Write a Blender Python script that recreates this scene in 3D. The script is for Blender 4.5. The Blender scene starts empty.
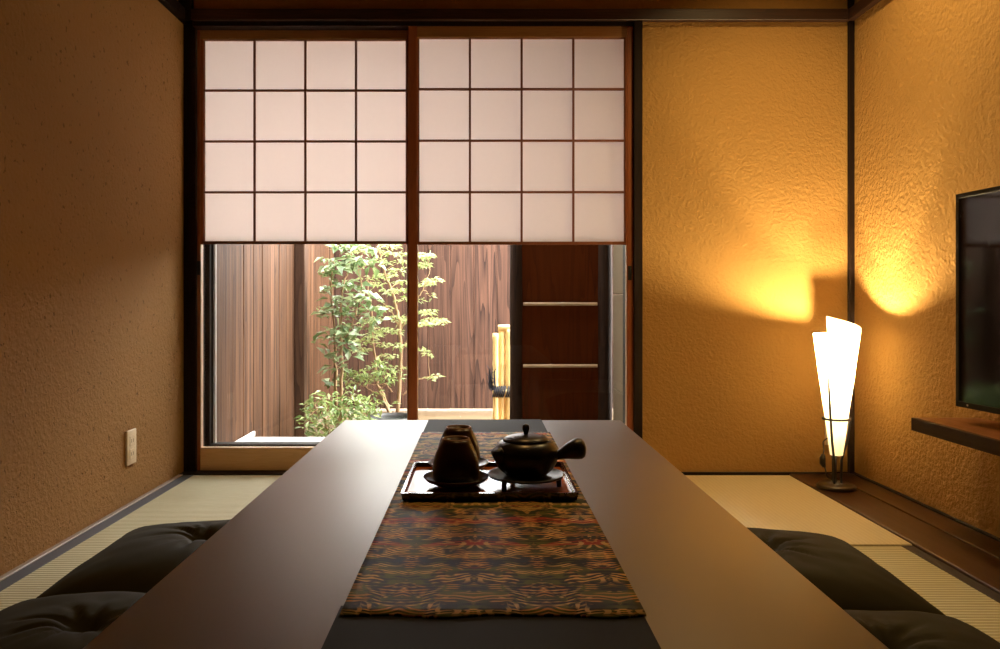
import bpy, bmesh, math, random
from mathutils import Vector, Matrix, noise as mnoise
from math import pi, sin, cos, tan, radians as R
random.seed(7)
C = bpy.context.scene.collection
scn = bpy.context.scene

# ------------------------------------------------------------------ helpers
F = 780.0; CX = 481.0; HY = 302.0; EYE = 0.685     # lens and eye height measured from the room's lines

def P(px, py, d):
    """the point of the room seen at a spot of the photograph, at distance d"""
    return Vector(((px - CX) / F * d, d, EYE - (py - HY) / F * d))

def new_bm(): return bmesh.new()

def box(bm, a, b, bev=0.0, seg=2):
    a = Vector(a); b = Vector(b)
    r = bmesh.ops.create_cube(bm, size=1.0)
    vs = r['verts']
    for v in vs:
        v.co = Vector((a[i] if v.co[i] < 0 else b[i]) for i in range(3))
    if bev > 0:
        es = list({e for v in vs for e in v.link_edges})
        bmesh.ops.bevel(bm, geom=es, offset=bev, segments=seg, profile=0.5, affect='EDGES')

def tube(bm, pts, rad, seg=8, caps=True):
    pts = [Vector(p) for p in pts]
    if not hasattr(rad, '__len__'): rad = [rad] * len(pts)
    rings = []
    up = Vector((0.13, 0.31, 0.94)).normalized()
    prev = None
    for i, p in enumerate(pts):
        t = (pts[min(i + 1, len(pts) - 1)] - pts[max(i - 1, 0)]).normalized()
        if prev is None:
            n = t.cross(up)
            if n.length < 1e-3: n = t.cross(Vector((1, 0, 0)))
        else:
            n = prev - t * prev.dot(t)
            if n.length < 1e-4: n = t.cross(up)
        n.normalize(); prev = n
        b = t.cross(n)
        rings.append([bm.verts.new(p + (n * cos(2 * pi * k / seg) + b * sin(2 * pi * k / seg)) * rad[i]) for k in range(seg)])
    for r0, r1 in zip(rings, rings[1:]):
        for k in range(seg):
            bm.faces.new((r0[k], r0[(k + 1) % seg], r1[(k + 1) % seg], r1[k]))
    if caps:
        bm.faces.new(list(reversed(rings[0]))); bm.faces.new(rings[-1])

def lathe(bm, prof, c=(0, 0, 0), seg=40):
    """revolve (radius, height) pairs about the vertical through c; radius 0 closes"""
    c = Vector(c); rings = []
    for r, z in prof:
        if r < 1e-6: rings.append([bm.verts.new(c + Vector((0, 0, z)))])
        else: rings.append([bm.verts.new(c + Vector((r * cos(2 * pi * k / seg), r * sin(2 * pi * k / seg), z))) for k in range(seg)])
    for r0, r1 in zip(rings, rings[1:]):
        for k in range(seg):
            k2 = (k + 1) % seg
            if len(r0) == 1 and len(r1) == 1: continue
            if len(r0) == 1: bm.faces.new((r0[0], r1[k2], r1[k]))
            elif len(r1) == 1: bm.faces.new((r0[k], r0[k2], r1[0]))
            else: bm.faces.new((r0[k], r0[k2], r1[k2], r1[k]))

def obj(name, bm, mat, parent=None, smooth=False, loc=None, flip_fix=True):
    if flip_fix: bmesh.ops.recalc_face_normals(bm, faces=bm.faces[:])
    me = bpy.data.meshes.new(name); bm.to_mesh(me); bm.free()
    me.materials.append(mat)
    if smooth:
        for p in me.polygons: p.use_smooth = True
    o = bpy.data.objects.new(name, me); C.objects.link(o)
    if loc is not None: o.location = loc
    if parent: o.parent = parent
    return o

def soften(o, ang=40):
    """smooth shading that keeps sharp edges"""
    bm = bmesh.new(); bm.from_mesh(o.data)
    for e in bm.edges:
        if len(e.link_faces) == 2 and e.calc_face_angle(0) > R(ang): e.smooth = False
    for f in bm.faces: f.smooth = True
    bm.to_mesh(o.data); bm.free()
    return o

def tag(o, label=None, cat=None, group=None, kind=None):
    if label: o['label'] = label
    if cat: o['category'] = cat
    if group: o['group'] = group
    if kind: o['kind'] = kind
    return o

def thing(name, label, cat, loc=(0, 0, 0), rz=0.0, group=None):
    o = bpy.data.objects.new(name, None); C.objects.link(o)
    o.location = loc; o.rotation_euler = (0, 0, rz); o.empty_display_size = 0.05
    return tag(o, label, cat, group)

def struct(name, bm, mat, parent=None, label=None, smooth=False):
    o = obj(name, bm, mat, parent, smooth)
    if parent is None: o['kind'] = 'structure'
    if label: o['label'] = label
    return o

def copy_tree(o, parent=None):
    c = o.copy(); C.objects.link(c)
    if parent: c.parent = parent
    for ch in list(o.children): copy_tree(ch, c)
    return c

# ------------------------------------------------------------------ materials
class NT:
    def __init__(s, name):
        s.m = bpy.data.materials.new(name); s.m.use_nodes = True
        s.t = s.m.node_tree; s.t.nodes.clear()
        s.out = s.n('ShaderNodeOutputMaterial')
    def n(s, k, **kw):
        x = s.t.nodes.new(k)
        for a, v in kw.items(): setattr(x, a, v)
        return x
    def l(s, a, b): s.t.links.new(a, b)
    def val(s, sock, v):
        if hasattr(v, 'links') or isinstance(v, bpy.types.NodeSocket): s.l(v, sock)
        else: sock.default_value = v
    def coord(s, scale=(1, 1, 1), rot=(0, 0, 0), out='Object'):
        tc = s.n('ShaderNodeTexCoord'); mp = s.n('ShaderNodeMapping')
        mp.inputs['Scale'].default_value = scale; mp.inputs['Rotation'].default_value = rot
        s.l(tc.outputs[out], mp.inputs['Vector']); return mp.outputs['Vector']
    def noise(s, vec, scale=5, detail=3, rough=0.5, dist=0.0, out='Fac'):
        x = s.n('ShaderNodeTexNoise'); x.inputs['Scale'].default_value = scale
        x.inputs['Detail'].default_value = detail; x.inputs['Roughness'].default_value = rough
        x.inputs['Distortion'].default_value = dist
        s.l(vec, x.inputs['Vector']); return x.outputs[out]
    def voro(s, vec, scale=5, feature='F1', out='Distance'):
        x = s.n('ShaderNodeTexVoronoi', feature=feature); x.inputs['Scale'].default_value = scale
        s.l(vec, x.inputs['Vector']); return x.outputs[out]
    def math(s, op, a, b=None, c=None):
        x = s.n('ShaderNodeMath', operation=op); s.val(x.inputs[0], a)
        if b is not None: s.val(x.inputs[1], b)
        if c is not None: s.val(x.inputs[2], c)
        return x.outputs[0]
    def vmath(s, op, a, b):
        x = s.n('ShaderNodeVectorMath', operation=op); s.val(x.inputs[0], a); s.val(x.inputs[1], b); return x.outputs[0]
    def ramp(s, fac, stops, interp='LINEAR'):
        x = s.n('ShaderNodeValToRGB'); cr = x.color_ramp; cr.interpolation = interp
        while len(cr.elements) < len(stops): cr.elements.new(0.5)
        for e, (p, c) in zip(cr.elements, stops):
            e.position = p; e.color = (*c, 1) if len(c) == 3 else c
        s.l(fac, x.inputs['Fac']); return x.outputs['Color']
    def mix(s, fac, a, b, blend='MIX'):
        x = s.n('ShaderNodeMix', data_type='RGBA', blend_type=blend)
        s.val(x.inputs['Factor'], fac)
        for k, v in ((6, a), (7, b)):
            if isinstance(v, (tuple, list)): v = (*v, 1) if len(v) == 3 else v
            s.val(x.inputs[k], v)
        return x.outputs[2]
    def island(s): return s.n('ShaderNodeNewGeometry').outputs['Random Per Island']
    def bump(s, h, strength=0.3, dist=0.01):
        x = s.n('ShaderNodeBump'); x.inputs['Strength'].default_value = strength; x.inputs['Distance'].default_value = dist
        s.l(h, x.inputs['Height']); return x.outputs['Normal']
    def bsdf(s, col, rough=0.5, normal=None, metal=0.0, spec=0.5, coat=0.0, coat_r=0.1, sheen=0.0, emit=None, estr=0.0, connect=True):
        b = s.n('ShaderNodeBsdfPrincipled')
        if isinstance(col, (tuple, list)): b.inputs['Base Color'].default_value = (*col, 1)
        else: s.l(col, b.inputs['Base Color'])
        s.val(b.inputs['Roughness'], rough); b.inputs['Metallic'].default_value = metal
        b.inputs['Specular IOR Level'].default_value = spec
        b.inputs['Coat Weight'].default_value = coat; b.inputs['Coat Roughness'].default_value = coat_r
        b.inputs['Sheen Weight'].default_value = sheen
        if emit: b.inputs['Emission Color'].default_value = (*emit, 1); b.inputs['Emission Strength'].default_value = estr
        if normal is not None: s.l(normal, b.inputs['Normal'])
        if connect: s.l(b.outputs[0], s.out.inputs['Surface'])
        return b

def hexc(r, g, b):
    f = lambda c: (c / 255 / 12.92) if c <= 10 else ((c / 255 + 0.055) / 1.055) ** 2.4
    return (f(r), f(g), f(b))

def mat_plain(name, col, rough=0.5, **k):
    s = NT(name); v = s.coord()
    n = s.noise(v, 35, 3)
    c = s.mix(s.math('MULTIPLY', n, 0.35), col, tuple(x * 0.7 for x in col))
    s.bsdf(c, rough, **k); return s.m

def mat_plaster(name, col, rough_scale=1.0, strength=0.6, flecks=0.0):
    s = NT(name); v = s.coord()
    n1 = s.noise(v, 55 * rough_scale, 5, 0.6, 0.6)
    n2 = s.noise(v, 170 * rough_scale, 3, 0.6)
    vo = s.voro(s.vmath('ADD', v, s.vmath('MULTIPLY', s.noise(v, 40, 2, out='Color'), (0.02, 0.02, 0.02))), 85 * rough_scale, 'SMOOTH_F1')
    h = s.math('ADD', s.math('MULTIPLY', n1, 0.9), s.math('MULTIPLY', n2, 0.35))
    h = s.math('ADD', h, s.math('MULTIPLY', vo, -0.5))
    big = s.noise(v, 2.2, 3)
    c = s.mix(s.math('MULTIPLY', big, 0.35), col, tuple(x * 0.8 for x in col))
    c = s.mix(s.math('MULTIPLY', n1, 0.3), c, tuple(x * 0.75 for x in col))
    if flecks:
        vs = s.coord((80, 62, 56))
        fl = s.noise(vs, 1.0, 2, 0.5)
        fr = s.ramp(fl, [(0.66, (0, 0, 0)), (0.72, (1, 1, 1))])
        c = s.mix(s.math('MULTIPLY', fr, flecks), c, tuple(x * 0.35 for x in col))
        h = s.math('SUBTRACT', h, s.math('MULTIPLY', fr, 0.5))
    s.bsdf(c, 0.92, s.bump(h, strength, 0.012), spec=0.15)
    return s.m

def mat_wood(name, col, dark, axis='Z', scale=1.0, rough=0.45, spec=0.5, contrast=0.7, lines=10, bump=0.15, coat=0.0, island=True, streak=0.0):
    s = NT(name)
    st = {'X': (0.06, 1, 1), 'Y': (1, 0.06, 1), 'Z': (1, 1, 0.06)}[axis]
    v = s.coord(tuple(k * scale for k in st))
    if island:
        i = s.island()
        off = s.n('ShaderNodeCombineXYZ')
        s.l(s.math('MULTIPLY', i, 37.0), off.inputs[0]); s.l(s.math('MULTIPLY', i, 11.0), off.inputs[1]); s.l(s.math('MULTIPLY', i, 23.0), off.inputs[2])
        v = s.vmath('ADD', v, off.outputs[0])
    n = s.noise(v, 5.5, 2, 0.45, 0.25)
    g = s.math('FRACT', s.math('MULTIPLY', n, lines))
    g = s.math('MULTIPLY', g, g)
    fine = s.noise(v, 60, 3, 0.6)
    f = s.math('ADD', s.math('MULTIPLY', g, contrast), s.math('MULTIPLY', s.math('SUBTRACT', fine, 0.5), 0.7))
    c = s.mix(s.math('MAXIMUM', s.math('MINIMUM', f, 1.0), 0.0), col, dark)
    if streak:
        sv = s.vmath('MULTIPLY', v, tuple(.3 if k == axis else 1.0 for k in 'XYZ'))
        sk = s.ramp(s.noise(sv, 26, 2, 0.6), [(0.40, (0, 0, 0)), (0.62, (1, 1, 1))])
        c = s.mix(s.math('MULTIPLY', sk, streak), c, dark)
        lt = s.ramp(s.noise(sv, 17, 1, 0.5), [(0.55, (0, 0, 0)), (0.68, (1, 1, 1))])
        c = s.mix(s.math('MULTIPLY', lt, streak * .6), c, tuple(min(1, k * 1.7 + .03) for k in col))
    if island:
        c = s.mix(s.math('MULTIPLY', i, 0.45), c, tuple(x * 0.55 for x in col))
    nm = s.bump(s.math('MULTIPLY', f, -1.0), bump, 0.004)
    s.bsdf(c, rough, nm, spec=spec, coat=coat)
    return s.m

def mat_tatami(name, col, col2, axis='Y'):
    s = NT(name); v = s.coord()
    sep = s.n('ShaderNodeSeparateXYZ'); s.l(v, sep.inputs[0])
    a = sep.outputs['Y' if axis == 'Y' else 'X']; b = sep.outputs['X' if axis == 'Y' else 'Y']
    rib = s.math('SINE', s.math('MULTIPLY', a, 2 * pi / 0.0150))
    sub = s.math('SINE', s.math('MULTIPLY', b, 2 * pi / 0.0045))
    h = s.math('ADD', s.math('MULTIPLY', rib, 0.5), s.math('MULTIPLY', sub, 0.12))
    vec = s.coord((6, 90, 1) if axis == 'Y' else (90, 6, 1))
    n = s.noise(vec, 3, 3)
    big = s.noise(v, 4, 2)
    f = s.math('ADD', s.math('MULTIPLY', rib, -0.34 if axis == 'Y' else -.12), s.math('ADD', s.math('MULTIPLY', n, 0.6), s.math('MULTIPLY', big, 0.15)))
    c = s.mix(s.math('MAXIMUM', s.math('MINIMUM', f, 1.0), 0.0), col, col2)
    s.bsdf(c, 0.55, s.bump(h, 0.5 if axis == 'Y' else .15, 0.004), spec=0.4); return s.m

def mat_glass(name, rough=0.0, tint=(0.97, 0.98, 0.97)):
    s = NT(name)
    tr = s.n('ShaderNodeBsdfTransparent'); tr.inputs[0].default_value = (*tint, 1)
    gl = s.n('ShaderNodeBsdfGlossy'); gl.inputs['Roughness'].default_value = 0.02
    fr = s.n('ShaderNodeFresnel'); fr.inputs['IOR'].default_value = 1.45
    mx = s.n('ShaderNodeMixShader'); s.l(s.math('MULTIPLY', fr.outputs[0], 0.8), mx.inputs[0])
    s.l(tr.outputs[0], mx.inputs[1]); s.l(gl.outputs[0], mx.inputs[2]); s.l(mx.outputs[0], s.out.inputs[0]); return s.m

def mat_paper(name, col, trans=0.55, fibre=0.05):
    s = NT(name); v = s.coord()
    n = s.noise(v, 60, 5, 0.65)
    c = s.mix(s.math('MULTIPLY', n, fibre * 4), col, tuple(x * 0.86 for x in col))
    d = s.n('ShaderNodeBsdfDiffuse'); t = s.n('ShaderNodeBsdfTranslucent'); mx = s.n('ShaderNodeMixShader')
    s.l(c, d.inputs[0]); s.l(c, t.inputs[0]); mx.inputs[0].default_value = trans
    s.l(d.outputs[0], mx.inputs[1]); s.l(t.outputs[0], mx.inputs[2]); s.l(mx.outputs[0], s.out.inputs[0]); return s.m

def mat_leaf(name, a, b, gloss=0.35, trans=0.4):
    s = NT(name); i = s.island()
    c = s.ramp(i, [(0.0, a), (1.0, b)])
    p = s.bsdf(c, gloss, spec=0.5, connect=False)
    t = s.n('ShaderNodeBsdfTranslucent'); s.l(s.mix(0.35, c, (0.5, 0.6, 0.15)), t.inputs[0])
    mx = s.n('ShaderNodeMixShader'); mx.inputs[0].default_value = trans
    s.l(p.outputs[0], mx.inputs[1]); s.l(t.outputs[0], mx.inputs[2]); s.l(mx.outputs[0], s.out.inputs[0]); return s.m

def mat_brocade(name):
    s = NT(name)
    tc = s.n('ShaderNodeTexCoord'); sep = s.n('ShaderNodeSeparateXYZ'); s.l(tc.outputs['Object'], sep.inputs[0])
    x = s.math('PINGPONG', s.math('ADD', sep.outputs['X'], 5.0), 0.078)
    y = s.math('MODULO', s.math('ADD', sep.outputs['Y'], 10.07), 0.43)
    cb = s.n('ShaderNodeCombineXYZ'); s.l(x, cb.inputs[0]); s.l(y, cb.inputs[1])
    v = cb.outputs[0]
    wz = s.noise(v, 22, 2, 0.5, out='Color')
    v = s.vmath('ADD', v, s.vmath('MULTIPLY', s.vmath('SUBTRACT', wz, (.5, .5, .5)), (0.034, 0.030, 0.0)))
    def sc(a, b, o=0.0): return s.vmath('ADD', s.vmath('MULTIPLY', v, (a, b, 1.0)), (o, o * 1.7, o))
    def mask(f, lo, hi): return s.ramp(f, [(lo, (0, 0, 0)), (hi, (1, 1, 1))])
    fld = s.noise(sc(9, 20), 1.0, 1, 0.4)
    base = s.ramp(fld, [(0.28, hexc(20, 44, 46)), (0.40, hexc(22, 30, 20)), (0.47, hexc(92, 98, 32)), (0.54, hexc(58, 64, 26)), (0.60, hexc(30, 26, 18)), (0.66, hexc(24, 52, 54)), (0.75, hexc(116, 70, 30))])
    # red drifts
    rd = mask(s.noise(sc(7, 26, 3.3), 1.0, 1, 0.4), 0.63, 0.67)
    c = s.mix(rd, base, hexc(146, 46, 26))
    # slanting woven strokes in ochre, cut into short lengths
    def strokes(rot, freq, o, width):
        m = s.n('ShaderNodeMapping'); m.inputs['Rotation'].default_value = (0, 0, rot); s.l(v, m.inputs['Vector'])
        sp = s.n('ShaderNodeSeparateXYZ'); s.l(m.outputs[0], sp.inputs[0])
        w = s.math('ABSOLUTE', s.math('SUBTRACT', s.math('FRACT', s.math('MULTIPLY', sp.outputs['Y'], freq)), 0.5))
        st = s.ramp(w, [(width, (1, 1, 1)), (width + .06, (0, 0, 0))])
        cut = mask(s.noise(s.vmath('ADD', s.vmath('MULTIPLY', v, (30, 34, 1)), (o, o, 0)), 1.0, 1), 0.50, 0.56)
        return s.math('MULTIPLY', st, cut)
    c = s.mix(strokes(0.35, 150, 1.0, .20), c, hexc(226, 182, 104))
    c = s.mix(strokes(-0.25, 130, 7.0, .16), c, hexc(200, 144, 76))
    c = s.mix(strokes(0.15, 120, 13.0, .22), c, hexc(16, 20, 18))
    c = s.mix(s.math('MULTIPLY', strokes(1.45, 70, 21.0, .16), mask(s.noise(sc(12, 14, 8.0), 1.0, 1), .55, .6)), c, hexc(206, 170, 104))
    thread = s.math('SINE', s.math('MULTIPLY', sep.outputs['Y'], 2 * pi / 0.0022))
    h = s.math('ADD', s.math('MULTIPLY', thread, 0.2), s.math('MULTIPLY', fld, 1.2))
    s.bsdf(c, 0.6, s.bump(h, 0.25, 0.002), spec=0.12); return s.m

M = {}
M['plaster'] = mat_plaster('plaster_ochre', hexc(182, 140, 82), 1.0, 0.45)
M['plaster_rough'] = mat_plaster('plaster_ochre_rough', hexc(182, 140, 82), 0.8, 0.8)
M['plaster_fleck'] = mat_plaster('plaster_ochre_flecked', hexc(158, 119, 70), 1.0, 0.45, 0.7)
M['black_wood'] = mat_wood('wood_black_stain', hexc(34, 19, 13), hexc(16, 9, 7), 'Z', 4, 0.65, spec=0.2, island=False)
M['beam_wood'] = mat_wood('wood_beam_stain', hexc(62, 36, 24), hexc(34, 18, 12), 'X', 4, 0.45, island=False)
M['beam_wood_y'] = mat_wood('wood_beam_stain_y', hexc(62, 36, 24), hexc(34, 18, 12), 'Y', 4, 0.45, island=False)
M['door_wood'] = mat_wood('wood_door', hexc(176, 100, 58), hexc(140, 70, 38), 'Z', 6, 0.5, contrast=0.5)
M['door_wood_x'] = mat_wood('wood_door_x', hexc(176, 124, 76), hexc(140, 92, 52), 'X', 6, 0.5, contrast=0.5)
M['rail_wood'] = mat_wood('wood_rail_pale', hexc(244, 208, 158), hexc(224, 180, 126), 'X', 6, 0.5, contrast=0.5)
M['daylit_edge'] = mat_plain('daylit_bead', hexc(236, 210, 180), 0.5)  # pale tone puts daylight on the door's inner edges into the colour
M['lattice'] = mat_wood('wood_lattice', hexc(140, 82, 48), hexc(105, 56, 32), 'Z', 8, 0.5, contrast=0.4)
M['plank_floor'] = mat_wood('wood_floor_plank', hexc(72, 43, 24), hexc(38, 21, 11), 'Y', 3.0, 0.36, contrast=0.7, bump=0.05)
M['paper'] = mat_paper('shoji_paper', hexc(244, 234, 228), 0.80, 0.06)
M['lamp_paper'] = mat_paper('lamp_paper', hexc(255, 250, 238), 0.80, 0.03)
M['glass'] = mat_glass('clear_glass')
M['dark_metal'] = mat_plain('dark_metal', (0.10, 0.085, 0.07), 0.35, metal=0.9)
M['black_metal'] = mat_plain('black_metal', (0.02, 0.018, 0.016), 0.45)
M['sash'] = mat_plain('sash_dark', (0.007, 0.006, 0.005), 0.5, spec=0.25)
M['sash_light'] = mat_plain('sash_light', (0.6, 0.58, 0.55), 0.5)
M['tatami'] = mat_tatami('tatami_rush', hexc(204, 196, 158), hexc(140, 130, 94), 'Y')
M['tatami_cross'] = mat_tatami('tatami_rush_cross', hexc(216, 204, 170), hexc(190, 174, 138), 'X')
M['heri'] = mat_plain('tatami_border', hexc(72, 70, 74), 0.7)
M['heri_dark'] = mat_plain('tatami_border_dark', hexc(48, 36, 28), 0.7)
M['trim_light'] = mat_wood('wood_trim_light', hexc(150, 128, 104), hexc(118, 96, 74), 'Y', 6, 0.5, island=False)
M['table'] = mat_plain('table_laminate', hexc(58, 38, 27), 0.46, spec=1.0, coat=1.0, coat_r=0.40)
for _n in M['table'].node_tree.nodes:
    if _n.type == 'BSDF_PRINCIPLED': _n.inputs['Specular Tint'].default_value = (1, .86, .74, 1); _n.inputs['Coat Weight'].default_value = .85
M['brocade'] = mat_brocade('brocade')
M['runner_dark'] = mat_plain('runner_band', hexc(13, 11, 7), 0.75, spec=0.2)
M['lacquer'] = mat_plain('lacquer_brown', hexc(176, 92, 38), 0.2, spec=0.4)
M['lacquer_rim'] = mat_plain('lacquer_rim', hexc(40, 20, 12), 0.2, spec=0.6, coat=0.6, coat_r=0.08)
M['ceramic_brown'] = mat_plain('ceramic_brown', hexc(52, 24, 12), 0.3, spec=0.5)
M['ceramic_foot_glint'] = mat_plain('ceramic_foot_glint', hexc(128, 96, 76), 0.5)  # paler than the cup: highlight on the foot's edge painted in
M['ceramic_black'] = mat_plain('ceramic_black', hexc(26, 20, 17), 0.32, spec=0.5)
M['saucer'] = mat_plain('saucer_dark', hexc(44, 30, 22), 0.3, spec=0.5)
M['trivet'] = mat_plain('trivet_iron', hexc(30, 22, 18), 0.45)
M['cushion'] = mat_plain('cushion_fabric', hexc(44, 38, 19), 0.8, spec=0.12)
M['ivory'] = mat_plain('ivory_plastic', hexc(226, 206, 170), 0.4)
M['slot'] = mat_plain('socket_slot', hexc(120, 92, 60), 0.5)
M['tv_bezel'] = mat_plain('tv_bezel', (0.012, 0.011, 0.010), 0.5, spec=0.2)
M['tv_side'] = mat_plain('tv_side', (0.02, 0.016, 0.013), 0.7, spec=0.1)
M['tv_screen'] = mat_plain('tv_screen', (0.004, 0.004, 0.004), 0.06, spec=0.5)
M['tv_dot'] = mat_plain('tv_dot', (0.5, 0.45, 0.4), 0.3)
M['shelf_wood'] = mat_wood('wood_shelf', hexc(124, 74, 38), hexc(84, 46, 22), 'Y', 4, 0.4, island=False)
M['shelf_edge'] = mat_wood('wood_shelf_edge', hexc(52, 28, 13), hexc(34, 18, 8), 'Y', 4, 0.6, spec=0.2, island=False)
M['fence'] = mat_wood('wood_fence', hexc(102, 72, 58), hexc(26, 18, 18), 'Z', 1.6, 0.7, spec=0.2, contrast=0.9, lines=10, bump=0.2, streak=0.4)
M['fence_side'] = mat_wood('wood_fence_side', hexc(104, 70, 46), hexc(40, 25, 17), 'Z', 1.6, 0.7, spec=0.2, contrast=0.85, lines=12, bump=0.2, streak=0.75)
M['fence_post'] = mat_wood('wood_fence_post', hexc(96, 70, 54), hexc(48, 34, 28), 'Z', 2, 0.7, spec=0.2, island=False)
M['screen_wood'] = mat_wood('wood_screen', hexc(84, 37, 9), hexc(50, 20, 5), 'Z', 2.0, 0.75, spec=0.05, contrast=0.5, lines=7, bump=0.1, island=False)
M['log'] = mat_wood('wood_log', hexc(52, 33, 20), hexc(18, 11, 7), 'Z', 3, 0.7, spec=0.2, island=False)
M['bamboo_pale'] = mat_plain('bamboo_pale', hexc(196, 170, 128), 0.4)
M['bamboo'] = mat_plain('bamboo_gold', hexc(236, 206, 140), 0.4)
M['rope'] = mat_plain('rope_dark', hexc(28, 30, 40), 0.8)
M['siding'] = mat_plain('siding_beige', hexc(140, 124, 98), 0.8)
M['deck'] = mat_wood('wood_deck_pale', hexc(188, 182, 176), hexc(160, 152, 146), 'X', 3, 0.6, contrast=0.4)
M['soil'] = mat_plain('garden_soil', hexc(112, 90, 62), 0.95)
M['stone'] = mat_plain('stone_dark', hexc(46, 44, 44), 0.5)
M['water'] = mat_plain('basin_water', (0.02, 0.025, 0.02), 0.03)
M['bark'] = mat_plain('bark_pale', hexc(168, 138, 104), 0.8)
M['leaf_broad'] = mat_leaf('leaf_broad', hexc(84, 112, 74), hexc(170, 184, 150), 0.24, 0.25)
M['leaf_maple'] = mat_leaf('leaf_maple', hexc(128, 146, 92), hexc(190, 198, 150), 0.5, 0.5)
M['leaf_bush'] = mat_leaf('leaf_bush', hexc(76, 108, 60), hexc(158, 174, 110), 0.3, 0.3)
M['ceiling'] = mat_wood('wood_ceiling', hexc(84, 54, 32), hexc(58, 36, 20), 'Y', 2, 0.6)
M['front_wood'] = mat_wood('wood_front_panel', hexc(72, 44, 28), hexc(44, 26, 16), 'Z', 2, 0.6, island=False)
M['roof'] = mat_plain('eave_board', hexc(92, 66, 48), 0.8)
M['concrete'] = mat_plain('concrete', hexc(150, 142, 132), 0.9)
def mat_bulb(BULB):
    s = NT('bulb_glow'); s.bsdf((1, 0.9, 0.7), 0.4, emit=(1.0, 0.76, 0.37), estr=BULB); return s.m

# ------------------------------------------------------------------ light levels
BULB = 4600.0
BULB_ADDED = 5000.0  # level of the added bulb lower in the shade
SUN = 6.0
SKY = 18.0
SPOT_R = 76.0
SPOT_T = 36.0
M['bulb'] = mat_bulb(BULB); M['bulb_added'] = mat_bulb(BULB_ADDED)

# ------------------------------------------------------------------ room shell
D = 3.11; XL = -1.1965; XR = 1.482; YF = -0.65; ZC = 2.35

b = new_bm(); box(b, (XL - .1, YF - .1, -.10), (XR + .1, D + .12, -.031)); struct('floor', b, M['concrete'])
b = new_bm(); box(b, (XL - .1, YF - .1, -.10), (XL, D + .14, ZC)); struct('wall_left', b, M['plaster_fleck'])
b = new_bm(); box(b, (XR, YF - .1, -.10), (XR + .1, D + .14, ZC)); struct('wall_right', b, M['plaster_rough'])
b = new_bm(); box(b, (XL, YF - .1, -.10), (XR, YF, ZC)); struct('wall_front', b, M['front_wood'])
b = new_bm()
box(b, (XL, D, 1.80), (XR, D + .12, ZC)); box(b, (.62, D, -.10), (XR, D + .12, 1.80))
struct('wall_back', b, M['plaster'])
b = new_bm()
k = 0
y = YF - .1
while y < D + .14:
    box(b, (XL - .1, y, ZC), (XR + .1, min(y + .298, D + .14), ZC + .02), .003, 1); y += .30
struct('ceiling', b, M['ceiling'])
# beams that run round the walls, corner posts, door posts, lintel and sill
b = new_bm(); box(b, (XL + .03, D - .028, 1.800), (XR - .028, D, 1.845), .002, 1); struct('trim_1', b, M['beam_wood'], label='dark beam across the window wall')
b = new_bm(); box(b, (XL, YF, 1.800), (XL + .030, D - .03, 1.845), .002, 1); struct('trim_2', b, M['black_wood'])
b = new_bm(); box(b, (XR - .028, YF, 1.800), (XR, D, 1.845), .002, 1); struct('trim_3', b, M['beam_wood_y'])
b = new_bm(); box(b, (XL + .001, D + .024, -.03), (-1.1455, D + .13, ZC), .002, 1); box(b, (XL + .001, D - .03, 1.80), (-1.1455, D + .024, ZC)); struct('trim_4', b, M['black_wood'], label='black post at the left edge of the window')
b = new_bm(); box(b, (.606, D - .022, -.03), (.640, D + .13, 1.8), .002, 1); struct('trim_5', b, M['black_wood'], label='black post at the right edge of the window')
b = new_bm(); box(b, (XR - .022, D - .018, -.03), (XR, D, ZC), .002, 1); struct('trim_6', b, M['black_wood'], label='thin dark corner post behind the lamp')
b = new_bm(); box(b, (-1.146, D - .012, 1.782), (.607, D + .13, 1.801)); struct('trim_7', b, M['black_wood'], label='dark lintel over the sliding doors')
b = new_bm(); box(b, (-1.146, D - .022, -.030), (.607, D + .13, .004), .002, 1); box(b, (XL, D - .022, -.030), (-1.146, D + .024, .004)); struct('trim_8', b, M['black_wood'], label='dark sill under the sliding doors')
b = new_bm(); box(b, (.639, D - .012, -.03), (XR - .02, D, .008), .001, 1); struct('baseboard_back', b, M['black_wood'])
b = new_bm(); box(b, (XL, YF, -.03), (XL + .018, D - .023, .004), .002, 1); struct('baseboard_left', b, M['trim_light'])
b = new_bm(); box(b, (XR - .012, YF, -.03), (XR, D - .02, .012), .002, 1); struct('baseboard_right', b, M['black_wood'])
# plank strip along the right wall (two boards with a fine gap)
b = new_bm(); box(b, (1.222, YF, -.03), (1.372, D - .012, .004), .005, 3); struct('trim_9', b, M['plank_floor'], label='wide dark floor plank beside the mats')
b = new_bm(); box(b, (1.374, YF, -.03), (XR - .012, D - .012, .006), .003, 2); struct('trim_10', b, M['plank_floor'], label='narrow dark floor plank along the right wall')

# tatami mats
def tatami(x0, x1, y0, y1, mat, label, borders=(), hm=None, top=0.0):
    t = thing('tatami_mat', label, 'tatami mat', ((x0 + x1) / 2, (y0 + y1) / 2, -.031))
    cx, cy = (x0 + x1) / 2, (y0 + y1) / 2
    b = new_bm(); box(b, (x0 - cx, y0 - cy, 0.0005), (x1 - cx, y1 - cy, .031 + top), .003, 2)
    obj('rush_surface', b, mat, t)
    for (a0, a1) in borders:
        b = new_bm(); box(b, (a0 - cx, y0 - cy, .003), (a1 - cx, y1 - cy, .0318 + top), .0006, 1)
        obj('cloth_border', b, hm or M['heri'], t)
    return t
g = .0012
tatami(XL + .018 + g, -.30, 1.30 + g, D - .023, M['tatami'], 'pale ribbed rush mat with grey border along the flecked plaster wall', [(XL + .0185 + g, XL + .06)])
tatami(XL + .018 + g, -.30, YF, 1.30 - g, M['tatami'], 'rush mat under the cushions on the outlet side, nearer the camera', [(XL + .0185 + g, XL + .06)])
tatami(-.30 + g, .33, YF, D - .023, M['tatami'], 'rush mat hidden beneath the low table')
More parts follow.
